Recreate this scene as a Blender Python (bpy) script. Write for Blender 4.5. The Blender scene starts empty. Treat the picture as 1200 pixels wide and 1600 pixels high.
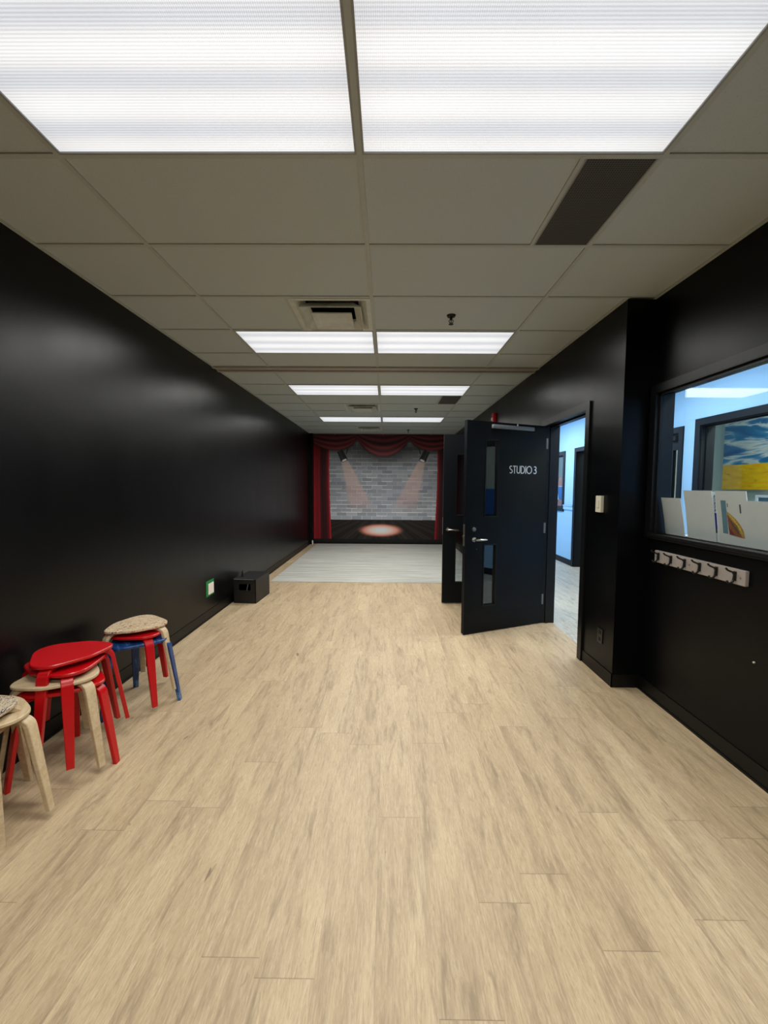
import bpy, bmesh, math, random
import numpy as np
from mathutils import Vector, Matrix
random.seed(7)
SC = bpy.context.scene
COL = SC.collection
PI = math.pi

# ------------------------------------------------------------------ helpers
class MB:
    """collects shapes and links them as one mesh object"""
    def __init__(s): s.v = []; s.f = []; s.sm = []
    def add(s, vs, fs, smooth=False):
        o = len(s.v); s.v += [tuple(v) for v in vs]
        s.f += [tuple(i + o for i in f) for f in fs]; s.sm += [smooth] * len(fs); return s
    def box(s, x0, x1, y0, y1, z0, z1):
        if x0 > x1: x0, x1 = x1, x0
        if y0 > y1: y0, y1 = y1, y0
        if z0 > z1: z0, z1 = z1, z0
        return s.add([(x0,y0,z0),(x1,y0,z0),(x1,y1,z0),(x0,y1,z0),(x0,y0,z1),(x1,y0,z1),(x1,y1,z1),(x0,y1,z1)],
                     [(0,3,2,1),(4,5,6,7),(0,1,5,4),(1,2,6,5),(2,3,7,6),(3,0,4,7)])
    def rbox(s, x0, x1, y0, y1, z0, z1, b=.003):
        """box with chamfered edges"""
        bm = bmesh.new(); bmesh.ops.create_cube(bm, size=1)
        for v in bm.verts:
            v.co = Vector((x0+(x1-x0)*(v.co.x+.5), y0+(y1-y0)*(v.co.y+.5), z0+(z1-z0)*(v.co.z+.5)))
        bmesh.ops.bevel(bm, geom=list(bm.edges), offset=b, segments=2, affect='EDGES', profile=.5)
        bm.verts.index_update()
        s.add([v.co[:] for v in bm.verts], [[v.index for v in f.verts] for f in bm.faces]); bm.free(); return s
    def cyl(s, p0, p1, r0, r1=None, n=20, smooth=True):
        r1 = r0 if r1 is None else r1
        p0 = Vector(p0); p1 = Vector(p1); d = (p1-p0).normalized()
        a = d.orthogonal().normalized(); b = d.cross(a)
        vs = [p0 + (a*math.cos(2*PI*i/n)+b*math.sin(2*PI*i/n))*r0 for i in range(n)] + \
             [p1 + (a*math.cos(2*PI*i/n)+b*math.sin(2*PI*i/n))*r1 for i in range(n)]
        o = len(s.v)
        s.add(vs, [(i, (i+1) % n, n+(i+1) % n, n+i) for i in range(n)], smooth)
        s.add(vs, [tuple(range(n))[::-1], tuple(range(n, 2*n))])
        return s
    def tube(s, pts, r, n=10):
        pts = [Vector(p) for p in pts]; rs = r if isinstance(r, (list, tuple)) else [r]*len(pts)
        vs = []; a = None
        for i, p in enumerate(pts):
            d = (pts[min(i+1, len(pts)-1)] - pts[max(i-1, 0)]).normalized()
            a = d.orthogonal().normalized() if a is None else (a - d*a.dot(d)).normalized()
            b = d.cross(a)
            vs += [p + (a*math.cos(2*PI*k/n)+b*math.sin(2*PI*k/n))*rs[i] for k in range(n)]
        fs = [(i*n+k, i*n+(k+1) % n, (i+1)*n+(k+1) % n, (i+1)*n+k) for i in range(len(pts)-1) for k in range(n)]
        m = len(pts)-1
        s.add(vs, fs, True); s.add(vs, [tuple(range(n))[::-1], tuple(m*n+k for k in range(n))]); return s
    def prism(s, poly, axis, a, b):
        """extrude a 2-D outline between a and b along an axis (0,1,2)"""
        n = len(poly)
        def P(u, v, w):
            return {0: (w, u, v), 1: (u, w, v), 2: (u, v, w)}[axis]
        vs = [P(u, v, a) for u, v in poly] + [P(u, v, b) for u, v in poly]
        return s.add(vs, [(i, (i+1) % n, n+(i+1) % n, n+i) for i in range(n)] + [tuple(range(n))[::-1], tuple(range(n, 2*n))])
    def build(s, name, m=None, parent=None, loc=None):
        me = bpy.data.meshes.new(name); me.from_pydata(s.v, [], s.f); me.update()
        bm = bmesh.new(); bm.from_mesh(me)
        bmesh.ops.remove_doubles(bm, verts=list(bm.verts), dist=1e-6)
        bmesh.ops.recalc_face_normals(bm, faces=list(bm.faces)); 
        bm.to_mesh(me); bm.free()
        if any(s.sm):
            for p in me.polygons: p.use_smooth = True
            try: me.set_sharp_from_angle(angle=math.radians(38))
            except Exception: pass
        if m: me.materials.append(m)
        o = bpy.data.objects.new(name, me); COL.objects.link(o)
        if parent: o.parent = parent
        if loc: o.location = loc
        return o

def tag(o, label=None, cat=None, group=None, kind=None):
    if label: o['label'] = label
    if cat: o['category'] = cat
    if group: o['group'] = group
    if kind: o['kind'] = kind
    return o
def empty(name, loc=(0,0,0), rz=0):
    o = bpy.data.objects.new(name, None); COL.objects.link(o); o.location = loc; o.rotation_euler = (0,0,rz)
    o.empty_display_size = .05; return o
def struct(o, label=None): o['kind'] = 'structure'; (label and o.__setitem__('label', label)); return o
def copy_tree(o, parent=None):
    c = o.copy(); COL.objects.link(c); c.parent = parent
    for ch in [x for x in o.children]: copy_tree(ch, c)
    return c

# ------------------------------------------------------------------ materials
def srgb(r, g, b):
    f = lambda c: (c/255/12.92 if c/255 <= .04045 else ((c/255+.055)/1.055)**2.4)
    return (f(r), f(g), f(b), 1)
class N:
    def __init__(s, name):
        s.m = bpy.data.materials.new(name); s.m.use_nodes = True; s.t = s.m.node_tree
        s.b = s.t.nodes['Principled BSDF']; s.out = s.t.nodes['Material Output']
    def n(s, t, **k):
        x = s.t.nodes.new(t)
        for a, v in k.items(): setattr(x, a, v)
        return x
    def l(s, a, b): s.t.links.new(a, b); return s
    def val(s, x, v):
        if hasattr(v, 'is_output') or isinstance(v, bpy.types.NodeSocket): s.t.links.new(v, x)
        else: x.default_value = v
    def math(s, op, a, b=0., c=None):
        x = s.n('ShaderNodeMath', operation=op); s.val(x.inputs[0], a); s.val(x.inputs[1], b)
        if c is not None: s.val(x.inputs[2], c)
        return x.outputs[0]
    def mix(s, fac, a, b, mode='MIX'):
        x = s.n('ShaderNodeMix', data_type='RGBA', blend_type=mode)
        s.val(x.inputs['Factor'], fac); s.val(x.inputs[6], a); s.val(x.inputs[7], b); return x.outputs[2]
    def coord(s, which='Object', scale=(1,1,1), loc=(0,0,0)):
        c = s.n('ShaderNodeTexCoord'); mp = s.n('ShaderNodeMapping'); s.l(c.outputs[which], mp.inputs[0])
        mp.inputs['Scale'].default_value = scale; mp.inputs['Location'].default_value = loc; return mp.outputs[0]
    def noise(s, v, scale, detail=3, rough=.5, dist=0):
        x = s.n('ShaderNodeTexNoise'); s.l(v, x.inputs['Vector']); x.inputs['Scale'].default_value = scale
        x.inputs['Detail'].default_value = detail; x.inputs['Roughness'].default_value = rough
        x.inputs['Distortion'].default_value = dist; return x.outputs['Fac']
    def ramp(s, f, stops, interp='LINEAR'):
        x = s.n('ShaderNodeValToRGB'); s.l(f, x.inputs[0]); e = x.color_ramp.elements; x.color_ramp.interpolation = interp
        while len(e) < len(stops): e.new(.5)
        for k, (p, c) in enumerate(stops): e[k].position = p; e[k].color = c
        return x.outputs[0]
    def bump(s, h, st=.2, d=.01):
        x = s.n('ShaderNodeBump'); s.l(h, x.inputs['Height']); x.inputs['Strength'].default_value = st
        x.inputs['Distance'].default_value = d; s.l(x.outputs[0], s.b.inputs['Normal'])
    def set(s, color=None, rough=None, metal=None, spec=None, coat=None):
        b = s.b
        if color is not None: s.val(b.inputs['Base Color'], color)
        if rough is not None: s.val(b.inputs['Roughness'], rough)
        if metal is not None: b.inputs['Metallic'].default_value = metal
        if spec is not None: b.inputs['Specular IOR Level'].default_value = spec
        return s
def plain(name, c, rough=.5, metal=0, spec=.5, mottle=.06, sc=30):
    a = N(name); f = a.noise(a.coord(), sc, 3)
    k = a.ramp(f, [(.3, tuple(x*(1-mottle) for x in c[:3])+(1,)), (.7, tuple(min(1, x*(1+mottle)) for x in c[:3])+(1,))])
    return a.set(k, rough, metal, spec).m

def wall_black(name, c=(.0018,.0021,.0029,1), rough=.31, spec=.16):
    a = N(name); v = a.coord()
    st = a.noise(a.coord(scale=(3,3,1.2)), 1.2, 1)
    ro = a.ramp(st, [(.0, (rough-.04,)*3+(1,)), (1, (rough+.04,)*3+(1,))])
    big = a.noise(v, 1.3, 3); fine = a.noise(v, 260, 2)
    h = a.math('ADD', a.math('MULTIPLY', big, 1.2), a.math('MULTIPLY', fine, .10))
    a.bump(h, .30, .012)
    col = a.mix(big, tuple(x*.85 for x in c[:3])+(1,), tuple(x*1.2 for x in c[:3])+(1,))
    return a.set(col, ro, 0, spec).m

def floor_mat(name, tones, x0, gain=1.0):
    """long vinyl planks running along Y"""
    a = N(name); c = a.n('ShaderNodeTexCoord'); sp = a.n('ShaderNodeSeparateXYZ'); a.l(c.outputs['Object'], sp.inputs[0])
    W, L = .1825, 1.22
    u = a.math('DIVIDE', a.math('SUBTRACT', sp.outputs[0], x0), W); iu = a.math('FLOOR', u); fu = a.math('FRACT', u)
    wn = a.n('ShaderNodeTexWhiteNoise', noise_dimensions='1D'); a.l(iu, wn.inputs['W'])
    v = a.math('ADD', a.math('DIVIDE', sp.outputs[1], L), wn.outputs['Value']); iv = a.math('FLOOR', v); fv = a.math('FRACT', v)
    cb = a.n('ShaderNodeCombineXYZ'); a.l(iu, cb.inputs[0]); a.l(iv, cb.inputs[1])
    w2 = a.n('ShaderNodeTexWhiteNoise', noise_dimensions='2D'); a.l(cb.outputs[0], w2.inputs['Vector'])
    # grain coordinate, shifted for each plank
    vm = a.n('ShaderNodeVectorMath', operation='MULTIPLY_ADD'); a.l(w2.outputs['Color'], vm.inputs[0])
    vm.inputs[1].default_value = (9, 17, 5); a.l(c.outputs['Object'], vm.inputs[2])
    def stretch(sx, sy):
        mp = a.n('ShaderNodeMapping'); a.l(vm.outputs[0], mp.inputs[0]); mp.inputs['Scale'].default_value = (sx, sy, 1); return mp.outputs[0]
    g1 = a.noise(stretch(5, .75), 1.5, 5, .62, .8)
    g2 = a.noise(stretch(62, 6.0), 1.6, 5, .66, 1.6)
    g3 = a.noise(stretch(230, 22), 1.5, 3, .6, 1.0)
    g4 = a.noise(stretch(8, 1.1), 1.7, 5, .62, 1.3)
    g5 = a.noise(stretch(34, 3.2), 1.8, 5, .68, 1.2)
    base = a.mix(w2.outputs['Value'], tones[0], tones[1])
    base = a.mix(a.ramp(g1, [(.37, (0,0,0,1)), (.63, (.95,.95,.95,1))]), base, tones[2])
    base = a.mix(a.ramp(g2, [(.36, (.42,.42,.42,1)), (.50, (0,0,0,1)), (.60, (0,0,0,1)), (.74, (0,0,0,1))]), base, tones[3])
    base = a.mix(a.ramp(g2, [(.54, (0,0,0,1)), (.66, (.5,.5,.5,1))]), base, tones[5])
    base = a.mix(a.ramp(g3, [(.38, (.30,.30,.30,1)), (.50, (0,0,0,1))]), base, tones[3])
    cl = a.math('MULTIPLY', a.ramp(g4, [(.49, (0,0,0,1)), (.66, (1,1,1,1))]), a.ramp(g5, [(.40, (.95,.95,.95,1)), (.60, (.22,.22,.22,1))]))
    base = a.mix(cl, base, tones[3])
    kn = a.noise(stretch(15, 5.5), 1.7, 2, .5, .4)
    base = a.mix(a.ramp(kn, [(.755, (0,0,0,1)), (.80, (.8,.8,.8,1))]), base, tones[4])
    su = a.math('LESS_THAN', fu, .009); sv = a.math('LESS_THAN', fv, .0022)
    seam = a.math('MAXIMUM', a.math('MULTIPLY', su, .28), a.math('MULTIPLY', sv, .55))
    base = a.mix(seam, base, tones[4])
    a.bump(a.math('SUBTRACT', a.math('MULTIPLY', g2, .5), a.math('MULTIPLY', seam, .6)), .12, .002)
    return a.set(base, a.ramp(g2, [(.3, (.40,)*3+(1,)), (.7, (.52,)*3+(1,))]), 0, .42).m

M = {}
M['floor'] = floor_mat('vinyl_planks', [srgb(205,184,150), srgb(195,173,140), srgb(182,159,128), srgb(148,129,104), srgb(114,97,78), srgb(216,198,168)], -.028)
M['floor_hall'] = floor_mat('hall_planks_cool_lit', [srgb(200,194,178), srgb(190,184,168), srgb(176,172,158), srgb(120,122,118), srgb(96,96,92), srgb(182,184,176)], 0)  # hall copy of the planks, cool hall lighting put into the greyer tones
M['wall'] = wall_black('black_satin_paint', spec=.27)
M['wall_r'] = wall_black('black_satin_paint_right', rough=.31)
M['base'] = plain('black_vinyl_base', (.004,.004,.004,1), .42, spec=.25)
M['doorblack'] = wall_black('black_door_paint', (.0036,.0050,.0074,1), .42)
M['frameblack'] = plain('black_frame_paint', (.005,.0055,.0065,1), .38, spec=.3)
M['hallblack'] = plain('charcoal_trim_paint', (.005,.008,.012,1), .5, spec=.2)
M['blue_wall'] = plain('pale_blue_paint', srgb(158,202,236), .7, mottle=.02, sc=3)
M['room_wall'] = plain('pale_plaster', srgb(196,202,188), .8, mottle=.03, sc=2)
M['white'] = plain('white_paint', srgb(225,228,225), .5, mottle=.02)
def tile_mat():
    a = N('ceiling_tile'); v = a.coord()
    f = a.noise(v, 130, 4, .6); g = a.noise(v, 420, 2); d = a.noise(v, .9, 2)
    c = a.mix(a.ramp(f, [(.28, (1,1,1,1)), (.42, (0,0,0,1))]), srgb(190,199,199), srgb(166,173,170))
    c = a.mix(a.ramp(d, [(.35, (0,0,0,1)), (.7, (.5,.5,.5,1))]), c, srgb(188,196,192))
    a.bump(a.math('ADD', f, g), .35, .003)
    return a.set(c, .95, 0, .2).m
M['tile'] = tile_mat()
M['tee'] = plain('tee_white', srgb(178,184,178), .6, mottle=.03)
M['fixture'] = plain('fixture_metal', srgb(150,152,148), .45, mottle=.03)
M['diff_metal'] = plain('diffuser_metal', srgb(200,204,196), .5, mottle=.08, sc=12)
M['dark'] = plain('duct_black', (.006,.006,.007,1), .8)
M['track'] = plain('track_metal', srgb(165,160,150), .5)
M['chrome'] = plain('satin_steel', (.62,.60,.57,1), .25, 1.0)
M['steel_dull'] = plain('dull_steel', (.42,.39,.35,1), .4, 1.0)
M['bronze'] = plain('dark_bronze', (.045,.038,.030,1), .4, .7)
M['closer'] = plain('grey_closer', srgb(120,126,134), .4, .3)
M['red'] = plain('red_paint', srgb(190,8,18), .30, mottle=.05, sc=8)
M['alarm_red'] = plain('alarm_red', srgb(190,15,30), .4)
M['hook'] = plain('hook_black', (.01,.01,.01,1), .3)
M['rack'] = plain('grey_rack_wood', srgb(150,142,136), .55, mottle=.08, sc=9)
M['cream'] = plain('cream_plastic', srgb(205,200,182), .45, mottle=.01)
M['green'] = plain('green_tape', srgb(10,125,62), .5)
M['plate'] = plain('white_plate', srgb(240,228,222), .4)
M['paper'] = plain('white_paper', srgb(205,203,198), .8, mottle=.02)
M['ink_blue'] = plain('blue_ink', srgb(50,55,160), .7)
M['ink'] = plain('grey_ink', srgb(70,74,80), .7)
M['teal'] = plain('teal_print', srgb(95,128,140), .7)
M['box'] = plain('box_black', (.007,.007,.007,1), .5, mottle=.3, sc=10)
M['chip'] = plain('chipped_edge', srgb(120,118,112), .7, mottle=.4, sc=60)
M['letter'] = plain('white_vinyl_letters', srgb(215,222,228), .5, mottle=.01)
M['bluething'] = plain('blue_board_paint', srgb(20,95,180), .6)
M['brown'] = plain('brown_wood', srgb(110,72,48), .6)
M['rubber'] = plain('rubber_black', (.012,.012,.012,1), .7)
def wood():
    a = N('birch_ply'); v = a.coord(scale=(3,22,22)); f = a.noise(v, 2.2, 5, .6, .5); g = a.noise(a.coord(), 6, 2)
    c = a.ramp(f, [(.3, srgb(188,164,128)), (.55, srgb(208,188,154)), (.75, srgb(216,198,166))])
    c = a.mix(a.math('MULTIPLY', g, .35), c, srgb(186,160,122))
    return a.set(c, .45, 0, .4).m
M['wood'] = wood()
def splat():
    a = N('splattered_birch'); v = a.coord()
    c = a.mix(a.noise(v, 12, 4), srgb(196,172,138), srgb(214,196,166))
    for k, (sc, th, col, off) in enumerate([(30,.62,srgb(176,120,66),(0,0,0)), (42,.64,srgb(60,50,60),(3,1,0)), (55,.655,srgb(40,44,92),(7,4,0)), (26,.66,srgb(235,225,210),(2,9,0)), (60,.66,srgb(150,60,50),(5,5,0)), (18,.70,srgb(20,18,24),(8,2,0))]):
        f = a.noise(a.coord(scale=(1.0,1.9,1), loc=off), sc, 3, .6, 1.2)
        c = a.mix(a.ramp(f, [(th-.02, (0,0,0,1)), (th, (1,1,1,1))]), c, col)
    return a.set(c, .6, 0, .3).m
M['splat'] = splat()
def splat2():
    a = N('splattered_ink'); v = a.coord()
    c = a.mix(a.noise(v, 12, 4), srgb(190,170,142), srgb(210,194,168))
    for k, (sc, th, col, off) in enumerate([(24,.60,srgb(52,56,74),(0,4,0)), (40,.60,srgb(110,96,84),(3,1,0)), (34,.64,srgb(50,70,110),(7,4,0)), (30,.63,srgb(230,222,210),(2,9,0)), (18,.66,srgb(25,24,30),(8,2,0))]):
        f = a.noise(a.coord(scale=(1.0,2.6,1), loc=off), sc, 4, .65, 1.6)
        c = a.mix(a.ramp(f, [(th-.02, (0,0,0,1)), (th, (1,1,1,1))]), c, col)
    return a.set(c, .6, 0, .3).m
M['splat2'] = splat2()
def bluepaint():
    a = N('brushed_blue_paint'); f = a.noise(a.coord(scale=(4,30,8)), 1.6, 5, .6, .6)
    c = a.ramp(f, [(.35, srgb(8,44,96)), (.58, srgb(18,70,132)), (.72, srgb(110,150,195))])
    return a.set(c, .4, 0, .5).m
M['blue'] = bluepaint()
def rugmat():
    a = N('grey_streaked_vinyl'); f = a.noise(a.coord(scale=(1.1,42,1)), 1.0, 6, .65, .4); g = a.noise(a.coord(scale=(.5,13,1), loc=(4,2,0)), 1.0, 3, .6)
    c = a.ramp(f, [(.36, srgb(142,142,136)), (.5, srgb(188,188,182)), (.66, srgb(218,220,216))])
    c = a.mix(a.ramp(g, [(.4, (0,0,0,1)), (.7, (.6,.6,.6,1))]), c, srgb(168,168,162))
    return a.set(c, .65, 0, .3).m
M['rug'] = rugmat()
def lens():
    """acrylic lens of a fluorescent troffer: lit, with three brighter tube bands and prismatic cells"""
    a = N('prismatic_lens'); c = a.n('ShaderNodeTexCoord'); sp = a.n('ShaderNodeSeparateXYZ'); a.l(c.outputs['Object'], sp.inputs[0])
    x, y = sp.outputs[0], sp.outputs[1]
    band = a.math('COSINE', a.math('MULTIPLY', y, 2*PI/.185)) # tubes at y = 0, +-.185
    wob = a.noise(a.coord(scale=(1.2,3,1)), 1.5, 2)
    cell = a.math('MULTIPLY', a.math('SINE', a.math('MULTIPLY', a.math('ADD', x, a.math('MULTIPLY', y, .577)), 2*PI/.0125)),
                  a.math('SINE', a.math('MULTIPLY', a.math('SUBTRACT', x, a.math('MULTIPLY', y, .577)), 2*PI/.0125)))
    edge = a.math('SUBTRACT', 1, a.math('POWER', a.math('MULTIPLY', a.math('ABSOLUTE', x), 1/.62), 9))
    edgey = a.math('SUBTRACT', 1, a.math('POWER', a.math('MULTIPLY', a.math('ABSOLUTE', y), 1/.33), 6))
    s = a.math('ADD', .79, a.math('MULTIPLY', band, -.09))
    s = a.math('ADD', s, a.math('MULTIPLY', cell, .20)); s = a.math('ADD', s, a.math('MULTIPLY', a.math('SUBTRACT', wob, .5), .12))
    s = a.math('MULTIPLY', s, a.math('ADD', .80, a.math('MULTIPLY', edge, .20))); s = a.math('MULTIPLY', s, a.math('ADD', .78, a.math('MULTIPLY', edgey, .22)))
    col = a.mix(a.ramp(band, [(0, (0,0,0,1)), (1, (1,1,1,1))]), srgb(250,252,255), srgb(236,242,252))
    a.set((.5,.5,.5,1), .3); a.l(col, a.b.inputs['Emission Color']); a.l(s, a.b.inputs['Emission Strength'])
    return a.m
M['lens'] = lens()
def glass(name='window_glass', tint=(.93,.96,.97,1), ior=1.5):
    a = N(name); a.t.nodes.remove(a.b)
    tr = a.n('ShaderNodeBsdfTransparent'); tr.inputs[0].default_value = tint
    gl = a.n('ShaderNodeBsdfGlossy'); gl.inputs['Roughness'].default_value = .01; gl.inputs['Color'].default_value = (.9,.9,.9,1)
    fr = a.n('ShaderNodeFresnel'); ge = a.n('ShaderNodeNewGeometry')
    a.l(a.math('ADD', ior, a.math('MULTIPLY', ge.outputs['Backfacing'], 1/ior-ior)), fr.inputs[0])
    mx = a.n('ShaderNodeMixShader'); a.l(fr.outputs[0], mx.inputs[0]); a.l(tr.outputs[0], mx.inputs[1]); a.l(gl.outputs[0], mx.inputs[2])
    a.l(mx.outputs[0], a.out.inputs[0]); return a.m
M['glass'] = glass()
M['hall_glass'] = glass('hall_glass', (.97,.98,.98,1), 1.22)
M['door_glass'] = glass('door_glass', (.72,.75,.76,1), 1.7)
def perf():
    a = N('perforated_grille'); c = a.n('ShaderNodeTexCoord'); sp = a.n('ShaderNodeSeparateXYZ'); a.l(c.outputs['Object'], sp.inputs[0])
    k = 2*PI/.021
    w = a.math('MULTIPLY', a.math('SINE', a.math('MULTIPLY', a.math('ADD', sp.outputs[0], sp.outputs[1]), k)),
               a.math('SINE', a.math('MULTIPLY', a.math('SUBTRACT', sp.outputs[0], sp.outputs[1]), k)))
    c = a.ramp(w, [(.02, srgb(84,82,76)), (.25, (.004,.004,.004,1))])
    return a.set(c, .6).m
M['perf'] = perf()
def painting(name, zh, top, low, sc=1.0):
    """coarse brushwork: swirling clouds above a level field"""
    a = N(name); c = a.n('ShaderNodeTexCoord'); sp = a.n('ShaderNodeSeparateXYZ'); a.l(c.outputs['Object'], sp.inputs[0])
    f = a.noise(a.coord(scale=(1,.75*sc,3.0*sc), loc=(1,2.2,.9)), 1.7, 4, .52, 1.1)
    sky = a.ramp(f, top); g = a.noise(a.coord(scale=(1,2.4,9)), 3, 4, .6, .6)
    fld = a.ramp(g, low); wv = a.math('ADD', sp.outputs[2], a.math('MULTIPLY', a.noise(a.coord(scale=(1,1.4,0)), 2, 1), .05))
    c = a.mix(a.math('GREATER_THAN', wv, zh+.025), fld, sky)
    return a.set(c, .6, 0, .3).m
SKY = [(.30, srgb(30,82,120)), (.42, srgb(38,110,150)), (.47, srgb(60,130,165)), (.52, srgb(215,215,200)), (.555, srgb(190,195,190)), (.60, srgb(60,115,155)), (.74, srgb(20,62,112))]
M['paint_a'] = painting('field_painting', 1.80, SKY, [(.30, srgb(110,130,30)), (.37, srgb(236,170,5)), (.7, srgb(248,200,5))])
M['paint_b'] = painting('orange_field_painting', 1.80, SKY, [(.3, srgb(120,140,30)), (.45, srgb(230,190,20)), (.6, srgb(232,120,30))], 2.2)
def vcol(name, rough=.6, gain=1.0):
    a = N(name); c = a.n('ShaderNodeVertexColor', layer_name='Col')
    m = a.mix(1.0, c.outputs[0], (gain,gain,gain,1), 'MULTIPLY'); return a.set(m, rough, 0, .35).m
M['mural'] = vcol('mural_print', .5, 1.0)
M['leafprint'] = vcol('leaflet_print', .7)

# ------------------------------------------------------------------ measures of the room (metres; floor z=0, camera over the origin)
CAMH = 1.482; H = 2.809
XL, XR, XJ = -1.974, 1.878, 1.681          # left wall, near right wall, jutting right wall
YB, YE = -2.4, 10.40                        # wall behind, end wall
YJ = 2.95                                   # where the right wall steps in
YT0, P = 1.7171, .6096                      # ceiling grid rows
XC, PX = -.1216, 1.2192
GX = [XC-PX, XC, XC+PX]
YTR0, YTR1 = 4.60, 4.79
XH0, XH = 1.975, 3.50                       # hallway between these

# camera
f, pitch, yaw, roll = 632.97, .0625, -.0081, .0067
cam = bpy.data.objects.new('camera', bpy.data.cameras.new('camera')); COL.objects.link(cam); SC.camera = cam
cam.data.sensor_fit = 'VERTICAL'; cam.data.sensor_height = 32; cam.data.sensor_width = 24; cam.data.lens = f/1600*32
cam.data.clip_start = .05
fw = Vector((math.sin(yaw)*math.cos(pitch), math.cos(yaw)*math.cos(pitch), -math.sin(pitch)))
rt = Vector((math.cos(yaw), -math.sin(yaw), 0)); up = rt.cross(fw)
r2 = rt*math.cos(roll)+up*math.sin(roll); u2 = up*math.cos(roll)-rt*math.sin(roll)
cam.matrix_world = Matrix.Translation((0,0,CAMH)) @ Matrix((r2, u2, -fw)).transposed().to_4x4()

# ------------------------------------------------------------------ shell
struct(MB().box(XL-.1, XJ+.14, YB-.1, YE+.1, -.1, 0).box(XJ+.14, XH0-.001, YB-.1, YJ+.2, -.1, 0).build('floor', M['floor']), 'pale oak vinyl plank floor of the studio')
struct(MB().box(XJ+.14, 4.8, YJ+.2, 12, -.1, -.0005).box(XH0-.001, 4.8, YB-.1, YJ+.2, -.1, -.0005).build('floor.001', M['floor_hall']), 'plank floor of the hallway beyond the door, cool light mixed into its grey')
struct(MB().box(XL-.1, XL, YB-.1, YE+.1, 0, H+.3).box(XL, XL+.085, YE-.13, YE, 0, H).build('wall_left', M['wall']), 'long satin black wall behind the stools')
struct(MB().box(XL, XJ+.12, YE, YE+.1, 0, H+.3).build('wall_back', M['wall']), 'black end wall behind the stage mural')
struct(MB().box(XL, XH0, YB-.1, YB, 0, H+.3).build('wall_front', M['wall']), 'black wall behind the viewer')
D1 = (3.47, 4.388); D2 = (5.08, 6.06); DH = 2.14
XJ2 = XJ+.14
WY0, WY1, WZ0, WZ1 = .72, 2.875, 1.165, 2.145
w = MB()
w.box(XJ, XJ2, YJ+.2, D1[0], 0, H+.3).box(XJ, XJ2, D1[0], D1[1], DH, H+.3).box(XJ, XJ2, D1[1], D2[0], 0, H+.3)
w.box(XJ, XJ2, D2[0], D2[1], DH, H+.3).box(XJ, XJ2, D2[1], YE+.1, 0, H+.3)
w.box(XJ, XH0, YJ, YJ+.2, 0, H+.3)
w.box(XR, XH0, YB, WY0, 0, H+.3).box(XR, XH0, WY1, YJ, 0, H+.3).box(XR, XH0, WY0, WY1, 0, WZ0).box(XR, XH0, WY0, WY1, WZ1, H+.3)
struct(w.build('wall_right', M['wall_r']), 'black right wall with the step, the doorways and the interior window')
# baseboards
struct(MB().box(XL, XL+.006, YB, 10.27, 0, .10).box(XL+.006, XL+.012, YB, 10.27, 0, .012).build('baseboard_left', M['base']))
b = MB().box(XR-.006, XR, YB, YJ, 0, .10).box(XR-.012, XR-.006, YB, YJ, 0, .012)
b.box(XJ-.006, XR, YJ-.006, YJ, 0, .10).box(XJ-.006, XJ, YJ-.006, D1[0]-.065, 0, .10).box(XJ-.006, XJ, D1[1]+.065, D2[0]-.065, 0, .10).box(XJ-.006, XJ, D2[1]+.065, YE, 0, .10)
struct(b.build('baseboard_right', M['base']))
struct(MB().box(XL+.085, XJ, YE-.012, YE, 0, .075).build('baseboard_back', M['base']))
# ceiling: tiles sit a little above the tee grid
rows1 = [YT0+P*k for k in range(-6, 5)]
rows2 = [YTR1+P*k for k in range(0, 10)]
fix = []   # light fixtures (row start y)
FIXY = [YT0-P, YT0+3*P, YTR1+P, YTR1+5*P, YT0-5*P]
def inrect(x0, x1, y0, y1, rs): return any(x0 >= a-.01 and x1 <= b+.01 and y0 >= c-.01 and y1 <= d+.01 for a, b, c, d in rs)
HOLES = [(GX[0], GX[1], y, y+P) for y in FIXY] + [(GX[1], GX[2], y, y+P) for y in FIXY]
DIF = [(-.7312, YT0+2*P), (-.7312, YTR1+3*P), (-.7312, YTR1+7*P)]
VEN = [(GX[2]-.305, YT0), (GX[2]-.305, YTR1+2*P)]
HOLES2 = [(x, x+P, y, y+P) for x, y in DIF] + [(x, x+.305, y, y+P) for x, y in VEN]
xs = sorted([XL, -.7312, GX[2]-.305, XR] + GX); ys = sorted(set([YB, YTR0, YTR1, YE] + rows1 + rows2))
ys = [y for y in ys if y <= YE and not (YTR0 < y < YTR1)]
c = MB()
for i in range(len(xs)-1):
    for j in range(len(ys)-1):
        if inrect(xs[i], xs[i+1], ys[j], ys[j+1], HOLES+HOLES2): continue
        c.box(xs[i], xs[i+1], ys[j], ys[j+1], H+.006, H+.02)
c.box(XL, XH0, YB, YE, H+.28, H+.3)
ce = struct(c.build('ceiling', M['tile']), 'suspended ceiling of mineral fibre tiles')
g = MB(); T = .012
def tee(x0, x1, y0, y1):
    dz = 0 if (y1-y0) > (x1-x0) else .0007
    g.box(x0, x1, y0, y1, H-.001+dz, H+.0059-dz)
for x in GX: tee(x-T, x+T, YB, YTR0); tee(x-T, x+T, YTR1, YE)
for y in rows1[:-1] + [rows1[-1]]:
    if YB < y < YTR0: tee(XL, XR if y < YJ else XJ, y-T, y+T)
for y in rows2[1:]:
    if y < YE: tee(XL, XJ, y-T, y+T)
for x, y in DIF: tee(x-T, x+T, y, y+P)
for x, y in VEN: tee(x-.022, x-.004, y, y+P)
tee(XL, XL+.022, YB, YE); tee(XR-.022, XR, YB, YJ); tee(XJ-.022, XJ, YJ, YE); tee(XJ, XR, YJ-.022, YJ)
struct(g.build('trim_1', M['tee']), 'white tee bar grid that carries the ceiling tiles')
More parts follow.
